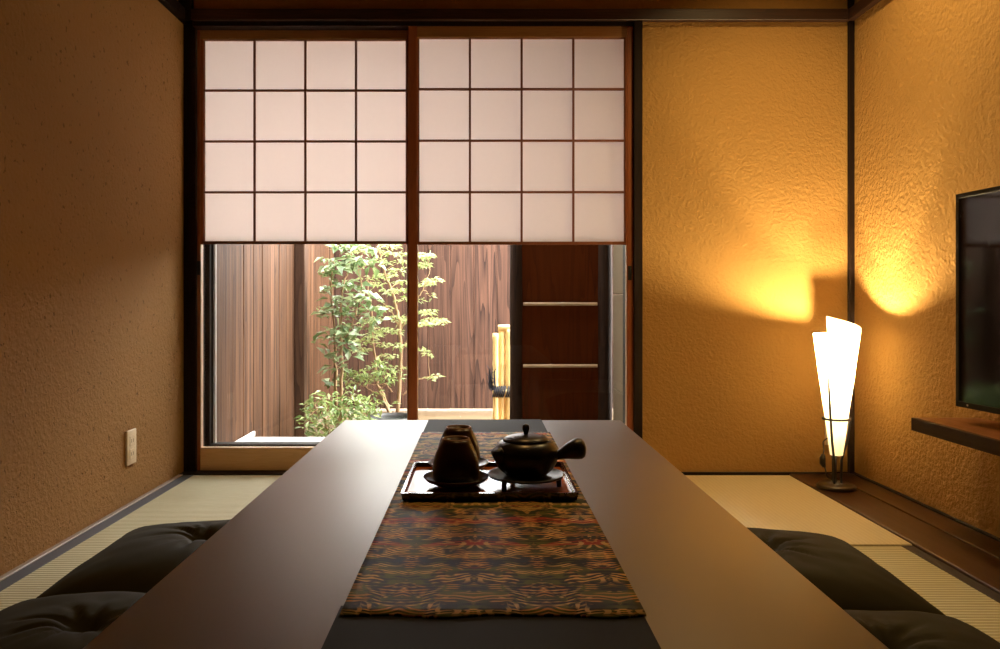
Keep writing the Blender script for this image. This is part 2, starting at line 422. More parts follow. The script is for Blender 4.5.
tatami(.33 + g, 1.222 - g, 2.205 + g, D - .023, M['tatami_cross'], 'smooth pale rush mat in front of the lamp by the window wall')
tatami(.33 + g, 1.222 - g, YF, 2.205 - g, M['tatami'], 'ribbed tan rush mat under the cushions beside the dark plank', [(1.186, 1.2215 - g)], M['heri_dark'], top=-.004)

# ------------------------------------------------------------------ sliding snow-viewing doors
def shoji(name, x0, x1, xg0, xg1, y0, yb, ztop, zg1, zg0, zr, pull_x, pull_z, wl, wr, label):
    """x0..x1 outer stiles, xg0..xg1 the lattice, y0 the front, ztop the head, zg1/zg0 lattice top and bottom, zr top of the bottom rail"""
    r = bpy.data.objects.new(name, None); C.objects.link(r)
    r.location = ((x0 + x1) / 2, y0, .004); r['kind'] = 'structure'; r['label'] = label
    o = Vector(r.location)
    def bx(nm, a, bb, mat, bev=.0015):
        b = new_bm(); box(b, Vector(a) - o, Vector(bb) - o, bev, 1); return obj(nm, b, mat, r)
    xl, xr = xg0 - wl, xg1 + wr
    bx('stile', (x0, y0, .0045), (xl, yb, ztop), M['door_wood'])
    bx('stile', (xr, y0, .0045), (x1, yb, ztop), M['door_wood'])
    bx('top_rail', (xl, y0 + .001, zg1), (xr, yb - .001, ztop), M['door_wood_x'])
    bx('bottom_rail', (xl, y0 + .001, .0045), (xr, yb - .001, zr - .006), M['rail_wood'])
    bx('screen_frame', (xl, y0 + .0015, zg0 - .004), (xg0, y0 + .020, zg1), M['door_wood'], .001)
    bx('screen_frame', (xg1, y0 + .0015, zg0 - .004), (xr, y0 + .020, zg1), M['door_wood'], .001)
    bx('daylit_bead', (xl, y0 + .003, zr - .006), (xl + .002, y0 + .0296, zg0 - .005), M['daylit_edge'], .0003)  # pale linings stand in for daylight on the edges round the pane
    bx('daylit_bead', (xr - .002, y0 + .003, zr - .006), (xr, y0 + .0296, zg0 - .005), M['daylit_edge'], .0003)
    bx('daylit_bead', (xl + .0021, y0 + .0012, zr - .006), (xr - .0021, y0 + .0296, zr - .003), M['daylit_edge'], .0003)
    # lattice
    b = new_bm(); w = .0042
    for i in range(5):
        x = xg0 + (xg1 - xg0) * i / 4
        xa, xb = max(x - w, xg0 + .0002), min(x + w, xg1 - .0002)
        box(b, Vector((xa, y0 + .006, zg0)) - o, Vector((xb, y0 + .016, zg1)) - o)
    for j in range(5):
        z = zg0 + (zg1 - zg0) * j / 4
        za, zb = (z - .004, z + .008) if j == 0 else (z - w, z + w)
        if j == 4: zb = zg1 - .0002
        box(b, Vector((xg0 + .0002, y0 + .005, za)) - o, Vector((xg1 - .0002, y0 + .015, zb)) - o)
    obj('lattice', b, M['lattice'], r)
    b = new_bm(); box(b, Vector((xg0 + .001, y0 + .0165, zg0 - .003)) - o, Vector((xg1 - .001, y0 + .0172, zg1 - .001)) - o)
    obj('paper_panel', b, M['paper'], r)
    b = new_bm(); box(b, Vector((xl - .001, y0 + .030, zr - .007)) - o, Vector((xr + .001, y0 + .033, zg0 + .03)) - o)
    obj('glass_pane', b, M['glass'], r)
    # recessed finger pull
    b = new_bm(); box(b, Vector((pull_x - .0075, y0 - .0012, pull_z - .028)) - o, Vector((pull_x + .0075, y0 + .0005, pull_z + .028)) - o, .0006, 1)
    obj('finger_pull', b, M['black_metal'], r)
    return r
def XZ(px, py, d): p = P(px, py, d); return p.x, p.z
dB = 3.150; dA = 3.104
shoji('door_1', -1.150, -.262, XZ(203, 0, dB)[0], XZ(406.5, 0, dB)[0], dB, dB + .038, 1.790, XZ(0, 39, dB)[1], XZ(0, 243, dB)[1], XZ(0, 447, dB)[1], XZ(198.5, 0, dB)[0], XZ(0, 268, dB)[1], .0115, .004,
      'sliding paper and glass door on the garden side, beside the flecked wall')
shoji('door_2', XZ(408.5, 0, dA)[0], .607, XZ(418, 0, dA)[0], XZ(625.5, 0, dA)[0], dA, dA + .038, 1.786, XZ(0, 37, dA)[1], XZ(0, 243.5, dA)[1], .0955, XZ(629.8, 0, dA)[0], XZ(0, 273, dA)[1], .004, .006,
      'sliding paper and glass door in front of the dark garden screen')
# outer aluminium sash
w = bpy.data.objects.new('window_1', None); C.objects.link(w); w['kind'] = 'structure'; w.location = (0, 3.26, 0)
def wb(nm, a, bb, mat):
    b = new_bm(); box(b, Vector(a) - Vector(w.location), Vector(bb) - Vector(w.location), .001, 1); return obj(nm, b, mat, w)
wb('frame', (-1.160, 3.242, .004), (-1.127, 3.30, 1.9), M['sash'])
wb('frame', (.60, 3.242, .004), (.66, 3.30, 1.9), M['sash'])
wb('frame', (-1.127, 3.242, 1.82), (.60, 3.30, 1.9), M['sash'])
wb('frame', (-1.127, 3.242, -.02), (.60, 3.30, .0935), M['sash'])
wb('stile', (-1.150, 3.262, .0935), (-1.122, 3.285, 1.82), M['sash'])
wb('gasket', (-1.122, 3.268, .0935), (-1.112, 3.280, 1.82), M['sash_light'])

# ------------------------------------------------------------------ low table, runner
TZ = .36; TY0, TY1 = .40, 2.148; TX0, TX1 = -.375, .384
tc = Vector(((TX0 + TX1) / 2, (TY0 + TY1) / 2, 0))
t = thing('low_table', 'long low dark brown table in the middle of the mats', 'table', tc)
b = new_bm(); box(b, Vector((TX0, TY0, TZ - .035)) - tc, Vector((TX1, TY1, TZ)) - tc, .0025, 2); soften(obj('tabletop', b, M['table'], t))
b = new_bm()
box(b, Vector((TX0 + .09, TY0 + .12, TZ - .085)) - tc, Vector((TX1 - .09, TY0 + .14, TZ - .035)) - tc)
box(b, Vector((TX0 + .09, TY1 - .14, TZ - .085)) - tc, Vector((TX1 - .09, TY1 - .12, TZ - .035)) - tc)
box(b, Vector((TX0 + .09, TY0 + .12, TZ - .085)) - tc, Vector((TX0 + .11, TY1 - .12, TZ - .035)) - tc)
box(b, Vector((TX1 - .11, TY0 + .12, TZ - .085)) - tc, Vector((TX1 - .09, TY1 - .12, TZ - .035)) - tc)
obj('apron', b, M['table'], t)
for sx in (TX0 + .10, TX1 - .10):
    for sy in (TY0 + .13, TY1 - .13):
        b = new_bm(); box(b, Vector((sx - .03, sy - .03, 0)) - tc, Vector((sx + .03, sy + .03, TZ - .035)) - tc, .004, 2); obj('leg', b, M['table'], t)

def cloth_strip(x0, x1, y0, y1, z, th, amp=0.0, hang0=0.0, hang1=0.0, ny=60, nx=16, wavy=0.0):
    """a cloth lying flat, hanging over an end by hang0 / hang1"""
    path = []
    if hang0 > 0:
        for k in range(6): path.append((y0 - .004 - th, z - hang0 + (hang0 - .006) * k / 5))
    path += [(y0 + (y1 - y0) * k / ny, z) for k in range(ny + 1)]
    if hang1 > 0:
        for k in range(6): path.append((y1 + .004 + th, z - .006 - (hang1 - .006) * k / 5))
    bm = bmesh.new(); top = []; bot = []
    for (yy, zz) in path:
        rt = []; rb = []
        for i in range(nx + 1):
            x = x0 + (x1 - x0) * i / nx
            ww = wavy * (sin(x * 38) + .6 * sin(x * 71 + 1.3)) if (yy == path[0][0]) else 0
            h = amp * max(0.0, mnoise.noise(Vector((x * 9, yy * 6, 3.1)))) * (1 if y0 < yy < y1 else 0)
            rt.append(bm.verts.new((x, yy + ww, zz + th + h))); rb.append(bm.verts.new((x, yy + ww, zz + (h * .5))))
        top.append(rt); bot.append(rb)
    n = len(path)
    for j in range(n - 1):
        for i in range(nx):
            bm.faces.new((top[j][i], top[j][i + 1], top[j + 1][i + 1], top[j + 1][i]))
            bm.faces.new((bot[j][i], bot[j + 1][i], bot[j + 1][i + 1], bot[j][i + 1]))
        bm.faces.new((top[j][0], top[j + 1][0], bot[j + 1][0], bot[j][0]))
        bm.faces.new((top[j][nx], bot[j][nx], bot[j + 1][nx], top[j + 1][nx]))
    for i in range(nx):
        bm.faces.new((top[0][i], bot[0][i], bot[0][i + 1], top[0][i + 1]))
        bm.faces.new((top[-1][i], top[-1][i + 1], bot[-1][i + 1], bot[-1][i]))
    return bm
RZ = TZ + .0006
rt = thing('table_runner', 'patterned brocade runner with plain dark ends lying along the low table', 'table runner', (0, 0, RZ))
y_n, y_f = .800, 1.925
o = obj('brocade_panel', cloth_strip(-.145, .170, y_n, y_f, .0014, .0022, .0015, wavy=.003, nx=40), M['brocade'], rt, True); o['label'] = 'brocade middle woven in ochre, olive, red and teal'
o = obj('end_band', cloth_strip(-.149, .168, TY0 + .02, y_n + .03, 0, .0012), M['runner_dark'], rt); o['label'] = 'plain black cloth end near the camera'
o = obj('end_band', cloth_strip(-.144, .166, y_f - .02, TY1, 0, .0012, hang1=.11), M['runner_dark'], rt); o['label'] = 'plain grey cloth end hanging over the far table edge'

# ------------------------------------------------------------------ tray, cups, teapot
BZ = RZ + .0014 + .0022 + .0016
ty0, ty1, tx0, tx1 = 1.252, 1.497, -.129, .157
tcn = Vector(((tx0 + tx1) / 2, (ty0 + ty1) / 2, BZ))
tr = thing('serving_tray', 'square brown lacquer tray holding the cups and teapot on the runner', 'tray', tcn)
hx, hy = (tx1 - tx0) / 2, (ty1 - ty0) / 2
b = new_bm(); box(b, (-hx + .004, -hy + .004, 0), (hx - .004, hy - .004, .004), .001, 1); obj('tray_base', b, M['lacquer'], tr)
b = new_bm()
def ring_rect(bm, hx, hy, w, z0, z1, flare):
    o0 = [(-hx, -hy), (hx, -hy), (hx, hy), (-hx, hy)]
    prof = [(0.0, z0), (flare, z1), (flare - w, z1), (-w, z0)]
    loops = []
    for dd, z in prof:
        loops.append([bm.verts.new(((abs(x) + dd) * (1 if x > 0 else -1), (abs(y) + dd) * (1 if y > 0 else -1), z)) for x, y in o0])
    for a in range(4):
        l0, l1 = loops[a], loops[(a + 1) % 4]
        for k in range(4): bm.faces.new((l0[k], l0[(k + 1) % 4], l1[(k + 1) % 4], l1[k]))
ring_rect(b, hx - .003, hy - .003, .0045, .0002, .0125, .003)
o = obj('rim', b, M['lacquer_rim'], tr)
TB = BZ + .004
def saucer(loc, label):
    s = thing('saucer', label, 'saucer', loc, 0, 'saucers on the tray')
    b = new_bm()
    lathe(b, [(0, .0062), (.028, .0062), (.034, .0075), (.050, .0125), (.0555, .0160), (.0565, .0170), (.0565, .0158), (.050, .0095), (.034, .0040), (.0255, .0032), (.0245, 0.0), (.021, 0.0), (.020, .003), (0, .003)], seg=48)
    obj('dish', b, M['saucer'], s, True)
    return s
def cup(loc, label):
    c = thing('tea_cup', label, 'cup', loc, 0, 'upturned tea cups')
    b = new_bm()
    # upturned: mouth below, foot on top
    lathe(b, [(.0352, .0), (.0385, .006), (.0402, .016), (.0402, .026), (.0385, .038), (.0350, .050), (.0300, .061), (.0266, .068), (.0246, .0735),
              (.0205, .0735), (.0200, .0690), (.0, .0685)], seg=48)
    lathe(b, [(.0352, .0), (.0330, .0), (.0362, .008), (.0378, .018), (.0375, .028), (.0330, .048), (.0230, .0615), (.0, .0625)], seg=48)
    bmesh.ops.remove_doubles(b, verts=b.verts[:], dist=1e-5)
    obj('cup_wall', b, M['ceramic_brown'], c, True)
    b = new_bm()
    lathe(b, [(.0247, .0730), (.0240, .0752), (.0225, .0760), (.0210, .0752), (.0203, .0730)], seg=48)
    o = obj('foot_ring', b, M['ceramic_foot_glint'], c, True); o['label'] = 'foot ring coloured paler for its highlight'
    return c
sA = saucer((-.043, 1.340, TB), 'dark saucer under the upturned cup nearer the camera'); sB = saucer((-.042, 1.459, TB), 'dark saucer overhanging the tray rim nearest the window')
cup((-.043, 1.339, TB + .0062), 'brown upturned cup in front of its twin, nearer the camera'); cup((-.042, 1.459, TB + .0062), 'brown upturned cup half hidden behind its twin, nearer the window')
tv = thing('trivet', 'round dark trivet on short feet under the teapot', 'trivet', (.077, 1.340, TB))
b = new_bm(); lathe(b, [(0, .0185), (.060, .0185), (.0635, .0212), (.066, .0212), (.0665, .0200), (.064, .0170), (.060, .0160), (0, .0160)], seg=48); obj('plate', b, M['trivet'], tv, True)
for a in (R(-133), R(112), R(-8)):
    b = new_bm(); tube(b, [(.056 * cos(a), .056 * sin(a), .0164), (.057 * cos(a), .057 * sin(a), .0002)], [.0048, .0042], 10); obj('foot', b, M['trivet'], tv)
PZ = TB + .0187
tp = thing('teapot', 'black side-handled teapot with round knob sitting on the trivet', 'teapot', (.077, 1.340, PZ))
b = new_bm()
lathe(b, [(0, 0), (.030, 0), (.036, .002), (.047, .012), (.0535, .024), (.0560, .034), (.0550, .043), (.0500, .052), (.0430, .0575), (.0385, .059), (.0370, .0575), (.030, .0575), (0, .0575)], seg=56)
obj('pot_body', b, M['ceramic_black'], tp, True)
b = new_bm(); lathe(b, [(.0395, .0590), (.0390, .0615), (.032, .0655), (.018, .0690), (.0, .0700)], seg=48); lathe(b, [(.0395, .0590), (0, .0590)], seg=48)
bmesh.ops.remove_doubles(b, verts=b.verts[:], dist=1e-5)
lid = obj('lid', b, M['ceramic_black'], tp, True)
b = new_bm(); lathe(b, [(0, .0690), (.0042, .0692), (.0038, .0720), (.0056, .0755), (.0066, .0800), (.0058, .0845), (.0032, .0868), (0, .0874)], seg=24); obj('knob', b, M['ceramic_black'], lid, True)
b = new_bm(); tube(b, [(-.036, -.022, .030), (-.043, -.030, .036), (-.048, -.035, .042), (-.0515, -.039, .0485)], [.015, .0125, .0105, .0098], 16); obj('spout', b, M['ceramic_black'], tp, True)
b = new_bm()
hp = [(.046, -.006, .033), (.054, -.008, .0350), (.061, -.010, .0375), (.068, -.011, .0405), (.076, -.012, .0435), (.084, -.013, .0460), (.091, -.014, .0478), (.0965, -.0145, .0490), (.1000, -.015, .0496), (.1015, -.015, .0498)]
tube(b, hp, [.0085, .0078, .0090, .0120, .0152, .0175, .0180, .0155, .0100, .003], 20); obj('handle', b, M['ceramic_black'], tp, True)

# ------------------------------------------------------------------ floor cushions
def cushion_bm(seed, W=.30, L=.268, H=.105, n=88):
    bm = bmesh.new(); top = []; bot = []
    for j in range(n + 1):
        rt = []; rb = []
        for i in range(n + 1):
            u = -1 + 2 * i / n; v = -1 + 2 * j / n
            # denser sampling towards the rim
            u = sin(u * pi / 2) * .6 + u * .4; v = sin(v * pi / 2) * .6 + v * .4
            # corners drawn out slightly, sides pulled in
            pull = 1 - .075 * (1 - abs(v) ** 2) ** 1 * abs(u) ** 3
            pull2 = 1 - .075 * (1 - abs(u) ** 2) ** 1 * abs(v) ** 3
            rnd = 1 - .045 * (abs(u) * abs(v)) ** 4
            x = W * u * pull * rnd; y = L * v * pull2 * rnd
            e = max(0.0, (1 - abs(u) ** 2.6)) ** .55 * max(0.0, (1 - abs(v) ** 2.6)) ** .55
            r = math.hypot(u, v); th = math.atan2(v, u)
            dim = math.exp(-(r / .11) ** 2) * .36 + math.exp(-(r / .30) ** 2) * .12
            ph = th * 4.5 + seed + .5 * sin(r * 4 + seed)
            cr = math.exp(-(sin(ph) / .30) ** 2) * (.6 + .4 * sin(th * 2 + seed * 3)) + .5 * math.exp(-(sin(th * 6.5 + seed * 2) / .3) ** 2) * (.5 + .5 * sin(th * 3 + seed))
            fold = (.07 - .22 * cr) * math.exp(-((r - .20) / .19) ** 2)
            n1 = mnoise.noise(Vector((u * 2.1, v * 2.1, seed * 3.7))) * .10 + mnoise.noise(Vector((u * 5, v * 5, seed))) * .03
            corner = (abs(u) * abs(v)) ** 2
            cw = sin((abs(u) - abs(v)) * 26) * corner * .03
            h = e * (1 - dim + fold + n1 + cw)
            zm = .022 + .010 * corner
            zt = zm + (H - zm) * h
            zb = max(.0015, zm * (1 - e * 1.6))
            rim = i in (0, n) or j in (0, n)
            rt.append(bm.verts.new((x, y, zt)))
            rb.append(rt[-1] if rim else bm.verts.new((x, y, zb)))
        top.append(rt); bot.append(rb)
    for j in range(n):
        for i in range(n):
            bm.faces.new((top[j][i], top[j][i + 1], top[j + 1][i + 1], top[j + 1][i]))
            q = (bot[j][i], bot[j + 1][i], bot[j + 1][i + 1], bot[j][i + 1])
            if len(set(q)) == 4 and not (top[j][i] is q[0] and top[j + 1][i + 1] is q[2] and top[j][i + 1] is q[3] and top[j + 1][i] is q[1]):
                bm.faces.new(q)
    return bm
def cushion(x, y, rz, seed, label):
    c = thing('floor_cushion', label, 'cushion', (x, y, .0005), rz, 'floor cushions beside the low table')
    b = cushion_bm(seed); obj('cover', b, M['cushion'], c, True)
    b = new_bm()
    for a in range(4):
        th = a * pi / 2 + .4
        tube(b, [(0, 0, .060), (.014 * cos(th), .014 * sin(th), .066), (.026 * cos(th), .026 * sin(th), .071)], .0016, 6)
    obj('tuft_thread', b, M['cushion'], c)
    return c
cushion(-.700, 1.965, R(1.5), 1.0, 'dark olive cushion by the outlet wall, its whole tufted top showing')
cushion(-.725, 1.420, R(-2), 2.3, 'dark olive cushion on the outlet side, cut off by the picture edge')
cushion(.690, 1.882, R(-2), 4.1, 'dark olive cushion in front of the smooth pale mat')
cushion(.700, 1.338, R(2), 5.6, 'dark olive cushion below the wall shelf, cut off by the picture edge')

# ------------------------------------------------------------------ paper lamp
LX, LY = 1.298, 2.85
lp = thing('floor_lamp', 'lit rolled white paper cone lamp on the dark plank in the corner', 'lamp', (LX, LY, .0042))
b = new_bm(); lathe(b, [(0, 0), (.064, 0), (.067, .003), (.067, .012), (.063, .0165), (.020, .020), (.012, .023), (0, .023)], seg=48); o = obj('base', b, M['dark_metal'], lp, True); o['label'] = 'round dark metal base'
b = new_bm(); tube(b, [(-.004, 0, .020), (-.004, 0, .125)], .0055, 10); obj('stem', b, M['dark_metal'], lp, True)
zb0, zt0 = .122, .575
def shade_bm():
    bm = bmesh.new(); n = 72; m = 12; t0 = R(88); t1 = t0 - R(386)
    rows_o = []; rows_i = []
    for i in range(n + 1):
        f = i / n; th = t0 + (t1 - t0) * f
        # top edge: highest at the starting corner, falling all the way round
        zt = .628 - .052 * min(1, f / .33) - .016 * max(0, (f - .33) / .67)
        ro = []; ri = []
        for j in range(m + 1):
            z = zb0 + (zt - zb0) * j / m
            r = .0200 + (.0785 - .0200) * (z - zb0) / (zt0 - zb0) + .0035 * (1 - f)
            ro.append(bm.verts.new((r * cos(th), r * sin(th), z))); ri.append(bm.verts.new(((r - .0006) * cos(th), (r - .0006) * sin(th), z)))
        rows_o.append(ro); rows_i.append(ri)
    for i in range(n):
        for j in range(m):
            bm.faces.new((rows_o[i][j], rows_o[i + 1][j], rows_o[i + 1][j + 1], rows_o[i][j + 1]))
    for row in rows_i:
        for v in row: bm.verts.remove(v)
    return bm
o = obj('shade', shade_bm(), M['lamp_paper'], lp, True, flip_fix=False); o['label'] = 'glowing rolled paper shade with a slanted top'
sd = o
# wire ring and upright rods
b = new_bm()
rr = .0445
tube(b, [(rr * cos(2 * pi * k / 40), rr * sin(2 * pi * k / 40),   .254) for k in range(41)], .0048, 8, False); obj('ring', b, M['black_metal'], lp, True)
for a, ht in ((R(-137), .425), (R(-17), .262), (R(103), .262)):
    b = new_bm()
    tube(b, [(.016 * cos(a), .016 * sin(a), .020), (.018 * cos(a), .018 * sin(a), .105), (rr * cos(a) * .84, rr * sin(a) * .84, .180), (rr * 1.06 * cos(a), rr * 1.06 * sin(a), .254), ((rr + (ht - .254) * .155) * cos(a), (rr + (ht - .254) * .155) * sin(a), ht)], .0044, 8)
    obj('rod', b, M['black_metal'], lp, True)
b = new_bm(); tube(b, [(0, 0, .12), (0, 0, .49)], .0045, 8); tube(b, [(0, 0, .47), (0, 0, .521)], .011, 14); obj('socket', b, M['ivory'], lp)
b = new_bm(); lathe(b, [(0, .520), (.008, .522), (.0125, .528), (.0140, .535), (.0125, .542), (.008, .548), (0, .550)], seg=24); obj('bulb', b, M['bulb'], lp, True)
b = new_bm(); lathe(b, [(.0046, .425), (.012, .430), (.0140, .438), (.012, .446), (.0046, .451)], seg=24); obj('bulb', b, M['bulb_added'], lp, True)  # unseen second bulb, added to brighten the wall around the lamp
cd = thing('power_cord', 'black lamp cord with inline switch hanging beside the lamp stem', 'cord', (LX, LY, .0))
b = new_bm()
cpts = [(-.006, .004, .031), (-.006, .060, .034), (.000, .090, .055), (-.006, .100, .090), (.004, .112, .125), (.020, .150, .150), (.095, .235, .158), (.106, .248, .160)]
fine = []
for i in range(len(cpts) - 1):
    p0 = Vector(cpts[max(i - 1, 0)]); p1 = Vector(cpts[i]); p2 = Vector(cpts[i + 1]); p3 = Vector(cpts[min(i + 2, len(cpts) - 1)])
    for k in range(6):
        q = k / 6
        fine.append(.5 * ((2 * p1) + (-p0 + p2) * q + (2 * p0 - 5 * p1 + 4 * p2 - p3) * q * q + (-p0 + 3 * p1 - 3 * p2 + p3) * q ** 3))
fine.append(Vector(cpts[-1]))
tube(b, fine, .0028, 6); obj('cable', b, M['black_metal'], cd, True)
b = new_bm(); tube(b, [(-.002, .094, .062), (-.006, .101, .075), (-.006, .101, .095), (-.001, .106, .108)], [.006, .011, .011, .006], 10); obj('inline_switch', b, M['black_metal'], cd, True)
b = new_bm(); box(b, (.095, .230, .150), (.117, .2485, .172), .003, 2); obj('plug', b, M['black_metal'], cd)

# ------------------------------------------------------------------ wall outlets
def outlet(x, y, z, face, label, h=.118, w=.070):
    o = thing('wall_outlet', label, 'outlet', (x, y, z), {'+x': 0, '-y': -pi / 2}[face])
    b = new_bm(); box(b, (0, -w / 2, -h / 2), (.009, w / 2, h / 2), .003, 3); soften(obj('cover_plate', b, M['ivory'], o))
    for dz in (.022, -.022):
        b = new_bm(); box(b, (.0088, -.018, dz - .017), (.0102, .018, dz + .017), .001, 1); s = obj('socket', b, M['ivory'], o)
        b = new_bm(); box(b, (.0100, -.0085, dz - .006), (.0104, -.0055, dz + .006)); box(b, (.0100, .0055, dz - .006), (.0104, .0085, dz + .006)); obj('slots', b, M['slot'], s)
    return o
yo = F * -XL / (CX - 129.5)
outlet(XL, yo, EYE - (447 - HY) / F * yo, '+x', 'ivory outlet on the flecked plaster wall near the window')
outlet(1.404, D, .175, '-y', 'ivory outlet half hidden behind the paper lamp')

# ------------------------------------------------------------------ television and shelf
TVX = 1.36; ty = F * TVX / (955.5 - CX)
tz1 = EYE + (302 - 194.5) / F * ty; tz0 = EYE - (406 - HY) / F * ty
tl = 1.02
AL = R(4.5); ux, uy = -sin(AL), cos(AL)
tvt = thing('television', 'black flat television on the wall above the shelf', 'television', (TVX - ux * tl / 2, ty - uy * tl / 2, (tz0 + tz1) / 2), AL)
hh = (tz1 - tz0) / 2; hl = tl / 2; dx = 0.0
b = new_bm(); box(b, (.004, -hl, -hh), (.028, hl, hh), .003, 2); obj('cabinet', b, M['tv_side'], tvt)
b = new_bm(); bw = .013
box(b, (dx, -hl, -hh), (dx + .004, -hl + bw, hh), .0008, 1); box(b, (dx, hl - bw, -hh), (dx + .004, hl, hh), .0008, 1)
box(b, (dx, -hl, hh - bw), (dx + .004, hl, hh), .0008, 1); box(b, (dx, -hl, -hh), (dx + .004, hl, -hh + .016), .0008, 1)
obj('bezel', b, M['tv_bezel'], tvt)
b = new_bm(); box(b, (dx + .0016, -hl + bw - .001, -hh + .015), (dx + .0036, hl - bw + .001, hh - bw + .001)); obj('screen', b, M['tv_screen'], tvt)
wx = XR - tvt.location.x
b = new_bm(); box(b, (.028, -.12, -.10), (.045, .12, .10), .003, 1); tube(b, [(.04, 0, 0), (wx - .006, 0, 0)], .02, 10); obj('wall_bracket', b, M['black_metal'], tvt)
b = new_bm(); box(b, (dx - .0006, hl - .052, -hh + .006), (dx + .0003, hl - .046, -hh + .011)); obj('indicator', b, M['tv_dot'], tvt)
sy = 2.326; sx = (911 - CX) / F * sy; sz1 = EYE - (417.5 - HY) / F * sy; sz0 = EYE - (430 - HY) / F * sy
sh = thing('wall_shelf', 'dark wooden shelf fixed under the television', 'shelf', (XR, sy - .6, sz0))
b = new_bm(); box(b, (sx - XR + .012, -.6, 0), (-.0002, .6, sz1 - sz0), .002, 1); obj('board', b, M['shelf_wood'], sh)
b = new_bm(); box(b, (sx - XR, -.6, -.0005), (sx - XR + .0122, .6, sz1 - sz0 + .0003), .0015, 1); obj('front_edge', b, M['shelf_edge'], sh)

# ------------------------------------------------------------------ outside: deck, ground, fences
GZ = -.19
b = new_bm(); box(b, (-3.0, 3.23, GZ - .2), (3.0, 8.5, GZ)); struct('ground', b, M['soil'])
dk = bpy.data.objects.new('deck', None); C.objects.link(dk); dk['kind'] = 'structure'; dk['label'] = 'pale sunlit deck outside the glass'; dk.location = (-.2, 3.6, GZ)
for i in range(7):
    b = new_bm(); y0 = 3.305 + i * .0945; box(b, Vector((-1.165, y0, -.028)) - dk.location, Vector((.722, y0 + .092, 0.0)) - dk.location, .002, 1); obj('plank', b, M['deck'], dk)
b = new_bm()
box(b, Vector((-1.165, 3.93, GZ)) - dk.location, Vector((.722, 3.955, -.029)) - dk.location); obj('skirt', b, M['deck'], dk)
b = new_bm(); box(b, (-1.166, 3.31, .0005), (-1.152, 3.985, .026), .003, 1); struct('kerb', b, M['sash_light'], label='pale raised edge strip of the deck along the board fence')

FX = -1.170; FY = 6.25; FH = 1.32
def fence(name, pts_boards, rz_is_side, label, posts, mat, FH=FH):
    t = thing(name, label, 'fence', (FX if rz_is_side else 0, 4.8 if rz_is_side else FY, GZ))
    o = Vector(t.location); b = new_bm()
    for (a0, a1) in pts_boards:
        off = random.uniform(0, .006)
        if rz_is_side: box(b, Vector((FX - .024 - off, a0, GZ + .02)) - o, Vector((FX - off, a1, FH)) - o, .004, 1)
        else: box(b, Vector((a0, FY + off, GZ + .02)) - o, Vector((a1, FY + .024 + off, FH)) - o, .004, 1)
    y0, y1 = pts_boards[0][0], pts_boards[-1][1]
    if rz_is_side: box(b, Vector((FX - .040, y0, GZ + .02)) - o, Vector((FX - .022, y1 + .05, FH)) - o)
    else: box(b, Vector((y0 - .03, FY + .022, GZ + .02)) - o, Vector((y1, FY + .040, FH)) - o)
    obj('board_panel', b, mat, t)
    for (p0, p1) in posts:
        b = new_bm(); box(b, Vector(p0) - o, Vector(p1) - o, .004, 1); obj('post', b, M['fence_post'], t)
    b = new_bm()
    if rz_is_side: box(b, Vector((FX - .05, pts_boards[0][0], FH)) - o, Vector((FX + .02, pts_boards[-1][1], FH + .03)) - o, .003, 1)
    else: box(b, Vector((pts_boards[0][0], FY - .02, FH)) - o, Vector((pts_boards[-1][1], FY + .05, FH + .03)) - o, .003, 1)
    obj('cap_rail', b, M['fence_post'], t)
    return t
sb = []; y = 3.31
while y < 6.2:
    wd = random.choice((.16, .18, .2, .17)); sb.append((y, min(y + wd - .002, FY - .005))); y += wd
fence('board_fence', sb, True, 'sunlit brown board fence running back along the deck side', [((FX - .001, 4.90, GZ), (FX + .062, 4.98, 2.1))], M['fence_side'], 2.06)
bb = []; x = FX + .003
while x < 2.6:
    bb.append((x, x + .183)); x += .185
fence('board_fence', bb, False, 'weathered brown board fence closing the far end of the garden', [], M['fence'])
# dark screen wall with bamboo battens
SY = 4.30
sc = thing('wood_screen', 'dark brown wood screen with two bamboo battens beside the deck', 'screen', (.44, SY, GZ))
so = Vector(sc.location)
x0 = P(510, 0, SY).x; xa = P(523, 0, SY).x; xb = P(598, 0, SY).x; x1 = P(613.5, 0, SY).x
b = new_bm(); box(b, Vector((xa - .01, SY + .02, GZ + .03)) - so, Vector((xb + .01, SY + .045, 2.3)) - so); obj('panel', b, M['screen_wood'], sc)
for (u0, u1) in ((x0, xa), (xb, x1)):
    b = new_bm(); cxm = (u0 + u1) / 2; r = (u1 - u0) / 2
    prof = [(r * (1 + .03 * sin(z * 9)), z) for z in [k * .12 for k in range(21)]]
    tube(b, [(cxm - so.x, .035, z) for _, z in prof], [q for q, _ in prof], 14); obj('post', b, M['log'], sc, True)
for py in (304, 366):
    z = EYE - (py - HY) / F * SY - GZ
    b = new_bm(); n = 30; xs = [xa + .002 + (xb - xa - .004) * k / n for k in range(n + 1)]
    nk = (.52 if py == 304 else .36)
    tube(b, [(q - so.x, .008, z) for q in xs], [.0088 + (.0022 if abs(k / n - nk) < .02 else 0) for k in range(n + 1)], 10)
    obj('bamboo_batten', b, M['bamboo_pale'], sc, True)
# pale outside wall between screen and room
b = new_bm()
for z0, z1 in ((GZ, .21), (.213, .725), (.728, 2.3)):
    box(b, (.728, 3.31, z0), (.83, SY + .0, z1), .003, 1)
struct('wall_outside', b, M['siding'])
# roof eave over the deck and the storey above the opening
b = new_bm(); box(b, (-2.6, 3.23, 1.94), (2.2, 4.00, 2.00)); struct('roof', b, M['roof'], label='eave over the glass doors')
b = new_bm(); box(b, (-1.6, 3.235, 1.91), (2.2, 3.30, 1.94)); box(b, (.662, 3.235, GZ), (2.2, 3.305, 1.91)); box(b, (-1.6, 3.235, GZ), (-1.162, 3.305, 1.91)); struct('wall_facade', b, M['roof'])

